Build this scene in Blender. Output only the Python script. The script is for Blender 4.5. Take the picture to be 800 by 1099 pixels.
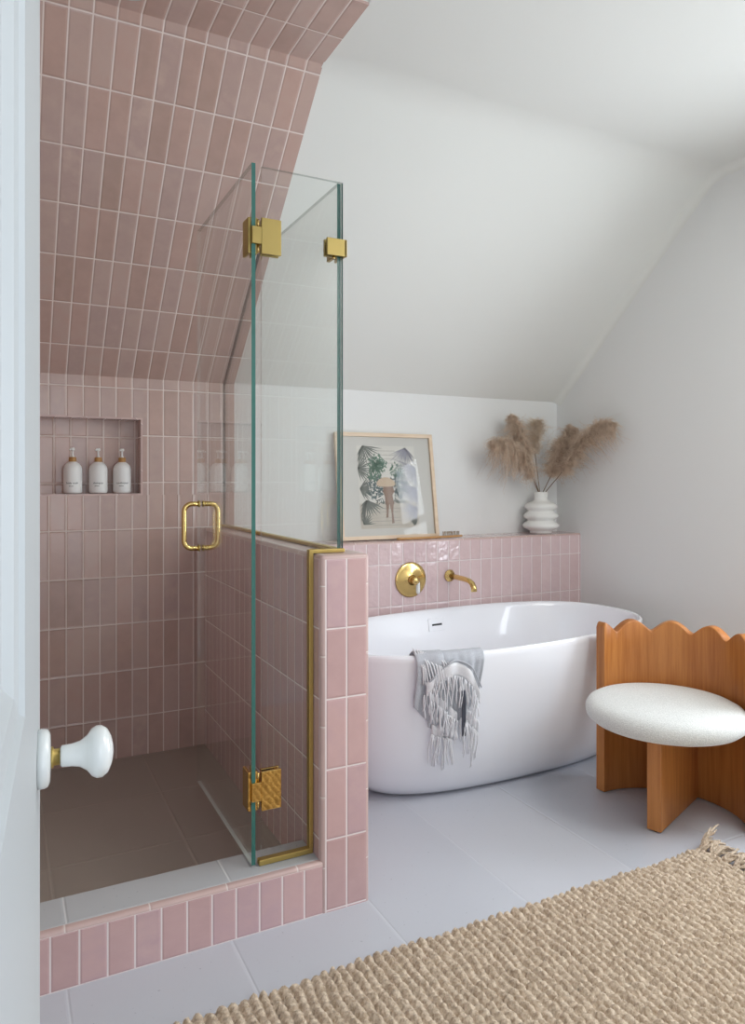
import bpy, bmesh, math, random
import numpy as np
from mathutils import Vector, Matrix, Euler
random.seed(7)
PI = math.pi
C = bpy.context.scene.collection
SC = bpy.context.scene
for o in list(bpy.data.objects): bpy.data.objects.remove(o)

# ------------------------------------------------------------------ camera
YAW = 0.4705; CAMH = 1.2745
cam = bpy.data.cameras.new('camera'); camo = bpy.data.objects.new('camera', cam); C.objects.link(camo)
camo.location = (0, 0, CAMH); camo.rotation_euler = (PI/2, 0, -YAW)
cam.sensor_fit = 'HORIZONTAL'; cam.sensor_width = 36; cam.lens = 781.22/800*36
cam.shift_y = -(549.5-513.31)/800; cam.clip_start = 0.01
SC.camera = camo
SC.view_settings.view_transform = 'Standard'; SC.view_settings.look = 'None'
SC.view_settings.gamma = 1; SC.view_settings.exposure = 0.14; SC.view_settings.use_curve_mapping = False
SC.cycles.max_bounces = 10; SC.cycles.diffuse_bounces = 6; SC.cycles.glossy_bounces = 5
SC.cycles.transparent_max_bounces = 16; SC.cycles.caustics_reflective = False; SC.cycles.caustics_refractive = False
SC.cycles.sample_clamp_indirect = 4.0
# ------------------------------------------------------------------ world and lights
w = bpy.data.worlds.new('world'); SC.world = w; w.use_nodes = True
bg = w.node_tree.nodes['Background']; bg.inputs[0].default_value = (0.80, 0.88, 1.0, 1); bg.inputs[1].default_value = 1.0
def area(name, loc, rot, sx, sy, power, col):
    l = bpy.data.lights.new(name, 'AREA'); l.shape = 'RECTANGLE'; l.size = sx; l.size_y = sy; l.energy = power; l.color = col
    o = bpy.data.objects.new(name, l); C.objects.link(o); o.location = loc; o.rotation_euler = rot; return o
area('window_daylight', (3.16, 1.34, 1.34), (0, PI/2, 0), 1.45, .80, 40, (0.86, 0.93, 1.0))
area('hall_fill', (0.36, -0.75, 1.35), (-PI/2, 0, PI), 0.8, 1.6, 6, (0.90, 0.95, 1.0))  # added fill light behind the camera, shining in through the doorway
area('ceiling_fill', (2.25, 0.60, 2.66), (0, 0, 0), 1.0, 0.8, 23, (0.97, 0.97, 0.95))  # unseen fill light added under the flat ceiling to brighten the room

# ------------------------------------------------------------------ material helpers
def lin(r, g, b):
    f = lambda v: (v/255/12.92) if v/255 <= 0.04045 else ((v/255+0.055)/1.055)**2.4
    return (f(r), f(g), f(b), 1)
class NT:
    def __init__(s, name):
        s.m = bpy.data.materials.new(name); s.m.use_nodes = True; s.t = s.m.node_tree
        s.b = s.t.nodes['Principled BSDF']; s.out = s.t.nodes['Material Output']
    def n(s, typ, **kw):
        x = s.t.nodes.new(typ)
        for k, v in kw.items(): setattr(x, k, v)
        return x
    def l(s, a, b): s.t.links.new(a, b)
    def put(s, sock, v):
        if isinstance(v, bpy.types.NodeSocket): s.l(v, sock)
        else: sock.default_value = v
    def math(s, op, a, b=0.0, c=0.0, clamp=False):
        x = s.n('ShaderNodeMath', operation=op); x.use_clamp = clamp
        s.put(x.inputs[0], a); s.put(x.inputs[1], b); s.put(x.inputs[2], c); return x.outputs[0]
    def vec(s, a, b, c=0.0):
        x = s.n('ShaderNodeCombineXYZ'); s.put(x.inputs[0], a); s.put(x.inputs[1], b); s.put(x.inputs[2], c); return x.outputs[0]
    def mix(s, f, a, b):
        x = s.n('ShaderNodeMix', data_type='RGBA'); s.put(x.inputs[0], f); s.put(x.inputs[6], a); s.put(x.inputs[7], b); return x.outputs[2]
    def mapr(s, v, a, b, c, d, smooth=False):
        x = s.n('ShaderNodeMapRange'); x.interpolation_type = 'SMOOTHSTEP' if smooth else 'LINEAR'
        s.put(x.inputs[0], v)
        for i, q in enumerate((a, b, c, d)): x.inputs[i+1].default_value = q
        return x.outputs[0]
    def noise(s, co, scale, detail=2.0, rough=0.5):
        x = s.n('ShaderNodeTexNoise'); s.put(x.inputs['Vector'], co); x.inputs['Scale'].default_value = scale
        x.inputs['Detail'].default_value = detail; x.inputs['Roughness'].default_value = rough; return x.outputs[0]
    def obj(s): return s.n('ShaderNodeTexCoord').outputs['Object']
    def uv(s): return s.n('ShaderNodeTexCoord').outputs['UV']
    def scale(s, v, sc):
        x = s.n('ShaderNodeVectorMath', operation='MULTIPLY'); s.put(x.inputs[0], v); x.inputs[1].default_value = sc; return x.outputs[0]
    def bump(s, h, strength, dist):
        x = s.n('ShaderNodeBump'); s.put(x.inputs['Height'], h); x.inputs['Strength'].default_value = strength
        x.inputs['Distance'].default_value = dist; s.l(x.outputs[0], s.b.inputs['Normal']); return x
    def set(s, **kw):
        for k, v in kw.items():
            s.put(s.b.inputs[k.replace('_', ' ')], v)
        return s
def plain(name, col, rough=0.5, metal=0.0, bump=0, bscale=60, var=0, coat=0, spec=0.5):
    n = NT(name); c = lin(*col)
    co = n.obj()
    if var:
        f = n.noise(co, 6.0, 3)
        d = tuple(min(1, x*(1-var)) for x in c[:3])+(1,)
        n.set(Base_Color=n.mix(n.mapr(f, .35, .65, 0, 1), c, d))
    else: n.set(Base_Color=c)
    n.set(Roughness=rough, Metallic=metal)
    n.b.inputs['Specular IOR Level'].default_value = spec
    if coat: n.b.inputs['Coat Weight'].default_value = coat; n.b.inputs['Coat Roughness'].default_value = .05
    if bump: n.bump(n.noise(co, bscale, 3), bump, 0.004)
    return n.m
PW, PV = 0.0673, 0.2065
def tile_material(name, cols, grout, pw, pv, gw, rough, wave=0.35, var_noise=5.0, speck=False):
    """stacked tiles laid out by the UV map: one UV unit is one tile"""
    n = NT(name)
    sep = n.n('ShaderNodeSeparateXYZ'); n.l(n.uv(), sep.inputs[0])
    u, v = sep.outputs[0], sep.outputs[1]
    fu, fv = n.math('FRACT', u), n.math('FRACT', v)
    eu = n.math('MULTIPLY', n.math('MINIMUM', fu, n.math('SUBTRACT', 1.0, fu)), pw)
    ev = n.math('MULTIPLY', n.math('MINIMUM', fv, n.math('SUBTRACT', 1.0, fv)), pv)
    e = n.math('MINIMUM', eu, ev)
    g = n.mapr(e, gw*.5, gw*.5+.0009, 1.0, 0.0, True)
    cell = n.vec(n.math('FLOOR', u), n.math('FLOOR', v), 3.7)
    wn = n.n('ShaderNodeTexWhiteNoise'); wn.noise_dimensions = '3D'; n.l(cell, wn.inputs['Vector'])
    r = wn.outputs['Value']; rc = wn.outputs['Color']
    ramp = n.n('ShaderNodeValToRGB'); ramp.color_ramp.interpolation = 'LINEAR'
    els = ramp.color_ramp.elements
    while len(els) < len(cols): els.new(0.5)
    for i, c in enumerate(cols):
        els[i].position = i/(len(cols)-1); els[i].color = lin(*c)
    # cloudiness inside a tile
    uvs = n.n('ShaderNodeVectorMath', operation='MULTIPLY'); n.l(n.uv(), uvs.inputs[0]); uvs.inputs[1].default_value = (pw, pv, 1)
    off = n.n('ShaderNodeVectorMath', operation='MULTIPLY_ADD'); n.l(rc, off.inputs[0]); off.inputs[1].default_value = (9, 9, 9); n.l(uvs.outputs[0], off.inputs[2])
    cloud = n.noise(off.outputs[0], var_noise*3, 3, .55)
    val = n.math('ADD', n.math('MULTIPLY', r, .75), n.mapr(cloud, .25, .75, .0, .25), clamp=True)
    n.l(val, ramp.inputs[0])
    tc = ramp.outputs[0]
    if speck:
        sp = n.noise(uvs.outputs[0], 90, 1)
        tc = n.mix(n.mapr(sp, .74, .78, 0, .35), tc, lin(105, 108, 118))
    n.set(Base_Color=n.mix(g, tc, lin(*grout)))
    n.set(Roughness=n.math('ADD', n.math('MULTIPLY', g, .55), rough))
    n.b.inputs['Specular IOR Level'].default_value = .5
    # relief: pillowed edge + a slight tilt for every tile + glaze ripples
    edge = n.mapr(e, gw*.5, gw*.5+.006, 0.0, 1.0, True)
    sc = n.n('ShaderNodeSeparateColor'); n.l(rc, sc.inputs[0])
    tilt = n.math('MULTIPLY', n.math('SUBTRACT', fu, .5), n.math('SUBTRACT', sc.outputs[0], .5))
    tilt2 = n.math('MULTIPLY', n.math('SUBTRACT', fv, .5), n.math('SUBTRACT', sc.outputs[1], .5))
    rip = n.noise(off.outputs[0], 38, 1.5)
    hgt = n.math('ADD', n.math('MULTIPLY', edge, .0012), n.math('MULTIPLY', n.math('ADD', tilt, n.math('MULTIPLY', tilt2, 1.6)), .0016*wave*3))
    hgt = n.math('ADD', hgt, n.math('MULTIPLY', rip, .0022*wave))
    b = n.bump(hgt, 1.0, 1.0)
    return n.m
PINKS = [(178, 151, 140), (187, 158, 148), (196, 165, 155), (196, 170, 161), (188, 162, 155), (205, 178, 167)]
M = {}
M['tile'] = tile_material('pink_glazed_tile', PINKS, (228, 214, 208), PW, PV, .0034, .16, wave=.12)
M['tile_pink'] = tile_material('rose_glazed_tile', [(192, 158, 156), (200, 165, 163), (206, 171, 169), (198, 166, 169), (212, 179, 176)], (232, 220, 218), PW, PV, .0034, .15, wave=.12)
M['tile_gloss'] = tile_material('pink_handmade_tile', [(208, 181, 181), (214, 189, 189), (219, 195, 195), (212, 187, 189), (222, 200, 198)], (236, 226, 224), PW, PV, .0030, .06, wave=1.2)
M['trim'] = tile_material('pink_trim_tile', [(196, 168, 163), (202, 174, 168), (207, 179, 173)], (226, 214, 208), .02, .2065, .0025, .30, wave=.05)
M['floor'] = tile_material('grey_stone_floor', [(192, 195, 203), (195, 198, 205), (198, 200, 207)], (208, 211, 217), .4215, .845, .0028, .34, wave=0.0, var_noise=.8, speck=True)
M['shower_floor'] = tile_material('shower_floor_tile', [(160, 150, 140), (164, 154, 144), (168, 158, 148)], (178, 168, 158), .4215, .415, .0030, .40, wave=0.0, var_noise=.8)
M['curb_stone'] = tile_material('curb_stone', [(186, 188, 190), (190, 192, 194), (194, 195, 197)], (214, 214, 214), .4215, .845, .0035, .33, wave=0.0, var_noise=.8, speck=True)
M['wall'] = plain('white_plaster', (233, 234, 233), .75, bump=.04, bscale=90)
M['ceil'] = plain('ceiling_plaster', (231, 232, 228), .8, bump=.03, bscale=90)
M['door'] = plain('white_door_paint', (190, 195, 197), .5)
M['porcelain'] = plain('white_porcelain', (228, 231, 229), .08, coat=.5)
M['tub'] = plain('white_acrylic', (243, 244, 249), .24, coat=.6)
M['brass'] = plain('polished_brass', (224, 193, 126), .19, 1.0)
M['brass_satin'] = plain('satin_brass', (196, 171, 104), .48, 1.0)
M['brass_plate'] = plain('brushed_brass_plate', (178, 158, 100), .5, 1.0)
M['brass_mirror'] = plain('mirror_brass', (226, 190, 116), .03, 1.0)
M['dark'] = plain('black_slot', (16, 16, 18), .4)
M['grey_seal'] = plain('dark_seal', (95, 88, 84), .6)
M['bottle'] = plain('matte_white_bottle', (236, 234, 232), .35)
M['bamboo'] = plain('bamboo_collar', (190, 140, 80), .5, var=.2)
M['ink'] = plain('black_print', (40, 40, 42), .6)
M['vase'] = plain('white_glazed_vase', (236, 236, 232), .25, bump=.02)
M['pump'] = plain('white_pump', (240, 238, 236), .3)

def wood(name, a, b, rough=.38, sc=(60, 60, 3.2)):
    n = NT(name); co = n.scale(n.obj(), sc)
    f = n.noise(co, 1.0, 5, .6); f2 = n.noise(n.scale(n.obj(), (6, 6, 1.2)), 1.0, 2)
    f = n.math('ADD', n.math('MULTIPLY', f, .6), n.math('MULTIPLY', f2, .4))
    n.set(Base_Color=n.mix(n.mapr(f, .38, .62, 0, 1), lin(*a), lin(*b)), Roughness=rough)
    n.bump(f, .08, .004); return n.m
M['wood'] = wood('honey_maple_wood', (194, 129, 68), (166, 100, 46))
M['frame_wood'] = wood('pale_oak', (232, 212, 188), (220, 196, 168), .5, (5, 60, 60))
M['brush_wood'] = wood('brush_beech', (206, 160, 104), (186, 138, 84), .5, (5, 60, 60))
def fabric(name, a, b, scale=260, bstr=.6, rough=.95, stripes=None):
    n = NT(name); co = n.obj()
    f = n.noise(co, scale, 2, .7)
    col = n.mix(n.mapr(f, .35, .65, 0, 1), lin(*a), lin(*b))
    n.set(Base_Color=col, Roughness=rough)
    n.b.inputs['Specular IOR Level'].default_value = .15
    n.b.inputs['Sheen Weight'].default_value = .25
    n.bump(f, bstr, .004); return n.m
M['boucle'] = fabric('cream_boucle', (232, 233, 230), (208, 209, 206), 240, .7)
M['towel'] = fabric('grey_towel_weave', (204, 206, 212), (176, 180, 188), 420, .5)
M['towel_white'] = fabric('white_towel_band', (242, 242, 244), (226, 226, 230), 420, .4)
M['towel_dark'] = fabric('charcoal_towel_stripe', (92, 95, 106), (74, 78, 90), 420, .4)
M['jute'] = fabric('jute_yarn', (222, 204, 182), (176, 155, 132), 90, 1.0)
M['pampas'] = fabric('pampas_plume', (232, 214, 196), (200, 178, 156), 30, .0)
M['pampas_pale'] = fabric('pampas_plume_pale', (236, 222, 206), (212, 194, 172), 30, .0)
M['stem'] = plain('dried_stem', (120, 92, 62), .7)
def translucent(m, w_):
    t = m.node_tree; b = t.nodes['Principled BSDF']; out = t.nodes['Material Output']
    tr = t.nodes.new('ShaderNodeBsdfTranslucent'); mx = t.nodes.new('ShaderNodeMixShader'); mx.inputs[0].default_value = w_
    src = b.inputs['Base Color'].links[0].from_socket; t.links.new(src, tr.inputs[0])
    t.links.new(b.outputs[0], mx.inputs[1]); t.links.new(tr.outputs[0], mx.inputs[2]); t.links.new(mx.outputs[0], out.inputs[0])
translucent(M['pampas'], .35); translucent(M['pampas_pale'], .35)
def glass(name, tint, refl=1.0):
    n = NT(name); t = n.t
    tr = n.n('ShaderNodeBsdfTransparent'); tr.inputs[0].default_value = tint
    gl = n.n('ShaderNodeBsdfGlossy'); gl.inputs['Roughness'].default_value = 0.0; gl.inputs[0].default_value = (1, 1, 1, 1)
    ge = n.n('ShaderNodeNewGeometry')
    d = n.n('ShaderNodeVectorMath', operation='DOT_PRODUCT'); n.l(ge.outputs['Normal'], d.inputs[0]); n.l(ge.outputs['Incoming'], d.inputs[1])
    c = n.math('ABSOLUTE', d.outputs['Value'])
    f = n.math('ADD', n.math('MULTIPLY', n.math('POWER', n.math('SUBTRACT', 1.0, c), 5.0), .96*refl), .04*refl)
    mx = n.n('ShaderNodeMixShader'); n.l(f, mx.inputs[0]); n.l(tr.outputs[0], mx.inputs[1]); n.l(gl.outputs[0], mx.inputs[2])
    n.l(mx.outputs[0], n.out.inputs[0]); return n.m
M['glass'] = glass('clear_shower_glass', (.975, .988, .982, 1), .8)
M['glass_edge'] = plain('green_glass_edge', (56, 112, 104), .12, spec=.6)
M['pane'] = glass('picture_glass', (.99, .99, .99, 1), .20)
M['glass_pale'] = plain('pale_glass_edge', (214, 224, 220), .15)
M['glass_line'] = glass('bright_glass_rim', (.93, .95, .94, 1), 2.5)
M['glass_rim'] = glass('polished_glass_rim', (.62, .64, .62, 1), .5)
def emis(name, col, s):
    n = NT(name); n.b.inputs['Base Color'].default_value = lin(*col)
    n.b.inputs['Emission Color'].default_value = lin(*col); n.b.inputs['Emission Strength'].default_value = s; return n.m

# ------------------------------------------------------------------ mesh helpers
class MB:
    """collects faces with optional UVs and materials, builds ONE mesh object"""
    def __init__(s): s.v = []; s.f = []; s.uv = []; s.mi = []; s.sm = []
    def face(s, pts, uvs=None, mi=0, smooth=False):
        i = len(s.v); s.v += [tuple(p) for p in pts]; s.f.append(tuple(range(i, i+len(pts))))
        s.uv.append(uvs or [(.5, .5)]*len(pts)); s.mi.append(mi); s.sm.append(smooth)
    def mesh(s, verts, faces, mi=0, smooth=True, uvs=None):
        i = len(s.v); s.v += [tuple(p) for p in verts]
        for k, f in enumerate(faces):
            s.f.append(tuple(a+i for a in f)); s.uv.append([uvs[a] for a in f] if uvs else [(.5, .5)]*len(f)); s.mi.append(mi); s.sm.append(smooth)
    def box(s, a, b, mi=0, fn=None):
        (x0, y0, z0), (x1, y1, z1) = a, b
        P = [(x, y, z) for x in (x0, x1) for y in (y0, y1) for z in (z0, z1)]
        for q in ((0, 1, 3, 2), (4, 6, 7, 5), (0, 4, 5, 1), (2, 3, 7, 6), (0, 2, 6, 4), (1, 5, 7, 3)):
            pts = [P[k] for k in q]; s.face(pts, fn(pts) if fn else None, mi)
    def tube(s, pts, r, seg=8, mi=0, caps=True):
        pts = [Vector(p) for p in pts]; n = len(pts)
        rs = r if isinstance(r, (list, tuple)) else [r]*n
        V = []; prev = None
        for i, p in enumerate(pts):
            t = (pts[min(i+1, n-1)]-pts[max(i-1, 0)]).normalized()
            if prev is None:
                a = Vector((0, 0, 1)) if abs(t.z) < .9 else Vector((1, 0, 0)); u = t.cross(a).normalized()
            else: u = (prev-t*prev.dot(t)).normalized()
            prev = u; w_ = t.cross(u)
            for k in range(seg):
                an = 2*PI*k/seg; V.append(p+(u*math.cos(an)+w_*math.sin(an))*rs[i])
        F = [(i*seg+k, i*seg+(k+1) % seg, (i+1)*seg+(k+1) % seg, (i+1)*seg+k) for i in range(n-1) for k in range(seg)]
        if caps: F += [tuple(range(seg))[::-1], tuple((n-1)*seg+k for k in range(seg))]
        s.mesh(V, F, mi)
    def lathe(s, prof, seg=40, M4=None, mi=0):
        V = []
        for (r, z) in prof:
            for k in range(seg):
                p = Vector((r*math.cos(2*PI*k/seg), r*math.sin(2*PI*k/seg), z)); V.append(M4 @ p if M4 else p)
        n = len(prof)
        F = [(i*seg+k, i*seg+(k+1) % seg, (i+1)*seg+(k+1) % seg, (i+1)*seg+k) for i in range(n-1) for k in range(seg)]
        F += [tuple(range(seg))[::-1], tuple((n-1)*seg+k for k in range(seg))]
        s.mesh(V, F, mi)
    def sweep(s, prof, x0, x1, mi=0, fn=None, smooth=False):
        """profile of (y,z) points extruded along x"""
        for (a, b) in zip(prof[:-1], prof[1:]):
            pts = [(x0, a[0], a[1]), (x1, a[0], a[1]), (x1, b[0], b[1]), (x0, b[0], b[1])]
            s.face(pts, fn(pts) if fn else None, mi, smooth)
    def build(s, name, mats, parent=None, smooth=None, merge=True, bevel=0, bseg=2, origin=None):
        me = bpy.data.meshes.new(name)
        og = Vector(origin) if origin is not None else Vector((0, 0, 0))
        me.from_pydata([tuple(Vector(p)-og) for p in s.v], [], s.f)
        for m in (mats if isinstance(mats, (list, tuple)) else [mats]): me.materials.append(M[m])
        uvl = me.uv_layers.new(name='UVMap')
        flat = [c for u in s.uv for q in u for c in q]; uvl.data.foreach_set('uv', flat)
        me.polygons.foreach_set('material_index', s.mi)
        me.polygons.foreach_set('use_smooth', s.sm if smooth is None else [smooth]*len(s.f))
        if merge:
            bm = bmesh.new(); bm.from_mesh(me); bmesh.ops.remove_doubles(bm, verts=bm.verts, dist=1e-5)
            if bevel:
                es = [e for e in bm.edges if len(e.link_faces) == 2 and e.calc_face_angle(0) > .6]
                bmesh.ops.bevel(bm, geom=es, offset=bevel, segments=bseg, profile=.5, affect='EDGES')
            bmesh.ops.recalc_face_normals(bm, faces=bm.faces); bm.to_mesh(me); bm.free()
        me.update()
        o = bpy.data.objects.new(name, me); C.objects.link(o); o.location = og
        if parent:
            o.parent = parent; o.matrix_parent_inverse = Matrix.Translation(parent.location).inverted() if not any(parent.rotation_euler) else Matrix.Identity(4)
            o.matrix_parent_inverse = Matrix.Identity(4)
            if not any(parent.rotation_euler) or parent.get('_world'):
                o.location = og-Vector(WLOC.get(parent.name, parent.location))
        WLOC[o.name] = tuple(og)
        return o
WLOC = {}
def thing(name, label, cat, loc=(0, 0, 0), group=None):
    o = bpy.data.objects.new(name, None); C.objects.link(o); o.location = loc; o.empty_display_size = .05
    o['label'] = label; o['category'] = cat
    if group: o['group'] = group
    WLOC[o.name] = tuple(loc); return o
def tag(o, label, cat, group=None):
    o['label'] = label; o['category'] = cat
    if group: o['group'] = group
    return o
def struct(o): o['kind'] = 'structure'; return o
def arc(cx, cy, r, a0, a1, n): return [(cx+r*math.cos(a0+(a1-a0)*i/n), cy+r*math.sin(a0+(a1-a0)*i/n)) for i in range(n+1)]

# ------------------------------------------------------------------ key planes (metres)
D = 3.339            # face of the tiles on the shower's back wall
DW = 3.351           # white plaster behind them
T = 3.152            # face of the tiled ledge behind the tub
CF = 1.964           # front of curb and of the half wall's end
XL, XR = -0.36, 2.93
XH0, XH1 = 0.8313, 0.989
XE = 0.970           # edge of the shower tiling on wall and slope
SL = 0.907           # slope of the knee ceiling (rise per metre towards the room)
ZK = 1.716; ZC = 2.679
FY = 0.08            # inner face of the front wall
def uw(pts): return [((p[0]-.1736)/PW, (p[2]-1.0501)/PV) for p in pts]
# ---- floors
m = MB(); fu = lambda pts: [((p[0]-.142)/.4215, (p[1]-1.72+.845*4)/.845) for p in pts]
def fl(x0, x1, y0, y1, z, fn): 
    pts = [(x0, y0, z), (x1, y0, z), (x1, y1, z), (x0, y1, z)]; m.face(pts, fn(pts))
fl(XL, XR, FY-.12, CF+.01, 0, fu); fl(XH1-.03, XR, CF+.01, DW, 0, fu)
struct(m.build('floor', 'floor'))
m = MB(); fl(-1.2, 2.2, -1.6, FY-.12, 0, fu); struct(m.build('floor_hall', 'floor'))
m = MB(); fs = lambda pts: [((p[0]-.13)/.4215, (p[1]-2.49)/.415) for p in pts]
fl(XL, XH0+.01, 2.10, D+.01, .05, fs); struct(m.build('floor_shower', 'shower_floor'))
# ---- shower back wall with niche
NX0, NX1, NZ0, NZ1, NY = -.07, .546, 1.208, 1.533, 3.43
m = MB()
def q(x0, x1, z0, z1, y, fn=uw, mi=0):
    pts = [(x0, y, z0), (x1, y, z0), (x1, y, z1), (x0, y, z1)]; m.face(pts, fn(pts), mi)
b = .008
q(XL, XE, .05, NZ0-b, D); q(XL, XE, NZ1+b, ZK, D); q(XL, NX0-b, NZ0-b, NZ1+b, D); q(NX1+b, XE, NZ0-b, NZ1+b, D)
# niche rim trim
ut = lambda pts: [(.5, (p[0]+p[2])/PV) for p in pts]
q(NX0-b, NX1+b, NZ0-b, NZ0, D-.001, ut, 1); q(NX0-b, NX1+b, NZ1, NZ1+b, D-.001, ut, 1)
q(NX0-b, NX0, NZ0, NZ1, D-.001, ut, 1); q(NX1, NX1+b, NZ0, NZ1, D-.001, ut, 1)
un = lambda pts: [((p[0]-.1985)/PW, (p[2]-1.457)/PV) for p in pts]
q(NX0, NX1, NZ0, NZ1, NY, un)
uy = lambda pts: [((p[1]-D-.02)/PW, (p[2]-1.457)/PV) for p in pts]
uz = lambda pts: [((p[0]-.1985)/PW, (p[1]-D-.05)/PV) for p in pts]
for x in (NX0, NX1):
    pts = [(x, D-.001, NZ0), (x, NY, NZ0), (x, NY, NZ1), (x, D-.001, NZ1)]; m.face(pts, uy(pts))
for z in (NZ0, NZ1):
    pts = [(NX0, D-.001, z), (NX1, D-.001, z), (NX1, NY, z), (NX0, NY, z)]; m.face(pts, uz(pts))
# tile edge return
m.face([(XE, D, 1.0), (XE, DW+.01, 1.0), (XE, DW+.01, ZK+.02), (XE, D, ZK)], None, 1)
struct(m.build('wall_shower', ['tile', 'trim']))
# ---- tiled slope + tiled ceiling of the shower
m = MB()
YC = D-(ZC-ZK)/SL     # where the slope meets the flat ceiling
ls = math.hypot(1, SL)
usl = lambda pts: [((p[0]-.1736)/PW, ((D-p[1])*ls-.158)/PV) for p in pts]
uc = lambda pts: [((p[0]-.1736)/PW, (2.12-p[1])/PV) for p in pts]
pts = [(XL, D, ZK), (XE, D, ZK), (XE, YC, ZC), (XL, YC, ZC)]; m.face(pts, usl(pts))
YT = 1.93
pts = [(XL, YC, ZC), (XE, YC, ZC), (XE, YT, ZC), (XL, YT, ZC)]; m.face(pts, uc(pts))
m.face([(XE, D, ZK), (XE, D+.02, ZK+.02), (XE, YC+.02, ZC+.02), (XE, YC, ZC)], None, 1)
m.face([(XE, YC, ZC), (XE, YC, ZC+.02), (XE, YT, ZC+.02), (XE, YT, ZC)], None, 1)
m.face([(XL, YT, ZC), (XE, YT, ZC), (XE, YT, ZC+.02), (XL, YT, ZC+.02)], None, 1)
struct(m.build('ceiling_shower', ['tile', 'trim']))
# ---- left wall (tiled inside the shower)
m = MB(); uyl = lambda pts: [((p[1]-D)/PW, (p[2]-1.0501)/PV) for p in pts]
pts = [(XL, CF, 0), (XL, D, 0), (XL, D, ZK), (XL, YC, ZC), (XL, CF, ZC)]; m.face(pts, uyl(pts))
struct(m.build('wall_shower_left', 'tile'))
m = MB(); m.face([(XL, FY, 0), (XL, CF, 0), (XL, CF, ZC+.01), (XL, FY, ZC+.01)]); struct(m.build('wall_left', 'wall'))
# ---- white knee wall
m = MB(); ZKW = 1.724
m.face([(XE-.02, DW, .90), (XR+.01, DW, .90), (XR+.01, DW, ZKW+.01), (XE-.02, DW, ZKW+.01)])
struct(m.build('wall_back', 'wall'))
# ---- white slope + flat ceiling, softly rounded where they meet and where they meet the right wall
ZCW = ZC+.008; kY = DW; kZ = ZKW
yc = kY-(ZCW-kZ)/SL
def fillet(p0, p1, p2, r, n):
    a = (Vector(p0)-Vector(p1)).normalized(); b_ = (Vector(p2)-Vector(p1)).normalized()
    ang = a.angle(b_); d = r/math.tan(ang/2); s0 = Vector(p1)+a*d; s1 = Vector(p1)+b_*d
    cc = Vector(p1)+(a+b_).normalized()*(r/math.sin(ang/2)); out = []
    v0 = s0-cc; v1 = s1-cc; th = v0.angle(v1)
    for i in range(n+1):
        t = i/n; out.append(cc+(v0*math.sin((1-t)*th)+v1*math.sin(t*th))/math.sin(th))
    return out
prof = [Vector((kY, kZ))]+[Vector((kY, kZ)).lerp(Vector((yc, ZCW)), t) for t in (.1, .3, .5, .7)]
prof += fillet((kY, kZ), (yc, ZCW), (yc-1, ZCW), .22, 10)+[Vector((1.6, ZCW)), Vector((1.0, ZCW)), Vector((.5, ZCW)), Vector((FY-.01, ZCW))]
nrm = []
for i, p in enumerate(prof):
    t = (prof[min(i+1, len(prof)-1)]-prof[max(i-1, 0)]).normalized(); nrm.append(Vector((t.y, -t.x)) if Vector((t.y, -t.x)).y < 0 else Vector((-t.y, t.x)))
R = .04; cols = [(XE-.003, 0), (1.6, 0), (2.3, 0)]+[(XR-R+R*math.sin(a), R*(1-math.cos(a))) for a in [PI/2*k/8 for k in range(9)]]
V = []
for (x, d) in cols:
    for p, nn in zip(prof, nrm): V.append((x, p.x+nn.x*d, p.y+nn.y*d))
n_ = len(prof)
F = [(i*n_+j, i*n_+j+1, (i+1)*n_+j+1, (i+1)*n_+j) for i in range(len(cols)-1) for j in range(n_-1)]
m = MB(); m.mesh(V, F, 0, True); struct(m.build('ceiling', 'ceil', smooth=True, merge=False))
m = MB(); m.face([(XL-.01, FY-.01, ZCW), (XE, FY-.01, ZCW), (XE, YT+.02, ZCW), (XL-.01, YT+.02, ZCW)]); struct(m.build('ceiling_entry', 'ceil'))
# ---- right wall with the window opening
WY0, WY1, WZ0, WZ1 = .98, 1.70, .66, 2.02
m = MB()
def qx(x, y0, y1, z0, z1): m.face([(x, y0, z0), (x, y1, z0), (x, y1, z1), (x, y0, z1)])
qx(XR, FY-.12, WY0, 0, ZCW); qx(XR, WY1, kY-.0, 0, ZKW+.0); qx(XR, WY0, WY1, 0, WZ0); qx(XR, WY0, WY1, WZ1, ZCW)
m.face([(XR, WY1, ZKW), (XR, kY, kZ), (XR, yc, ZCW), (XR, WY1, ZCW)])
for (y, z, y2, z2) in ((WY0, WZ0, WY1, WZ0), (WY0, WZ1, WY1, WZ1), (WY0, WZ0, WY0, WZ1), (WY1, WZ0, WY1, WZ1)):
    m.face([(XR, y, z), (XR+.14, y, z), (XR+.14, y2, z2), (XR, y2, z2)])
struct(m.build('wall_right', 'wall'))
m = MB(); xw = XR+.07
for (y0, y1, z0, z1) in ((WY0, WY0+.05, WZ0, WZ1), (WY1-.05, WY1, WZ0, WZ1), (WY0, WY1, WZ0, WZ0+.06), (WY0, WY1, WZ1-.05, WZ1), (WY0, WY1, 1.44, 1.48)):
    m.box((xw, y0, z0), (xw+.045, y1, z1))
m.box((XR-.03, WY0-.04, WZ0-.03), (xw+.02, WY1+.04, WZ0+.002))
wo = struct(m.build('window_1', 'door'))
m = MB(); m.box((xw+.018, WY0+.05, WZ0+.06), (xw+.024, WY1-.05, WZ1-.05)); m.build('window_pane', 'pane', wo)
m = MB()   # made-up surround for the added ceiling fill light, out of view
for (a, b_) in (((1.70, .15), (1.75, 1.05)), ((2.75, .15), (2.80, 1.05)), ((1.75, .15), (2.75, .20)), ((1.75, 1.00), (2.75, 1.05))):
    m.box((a[0], a[1], 2.63), (b_[0], b_[1], 2.70))
struct(m.build('fill_surround', 'door'))
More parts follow.
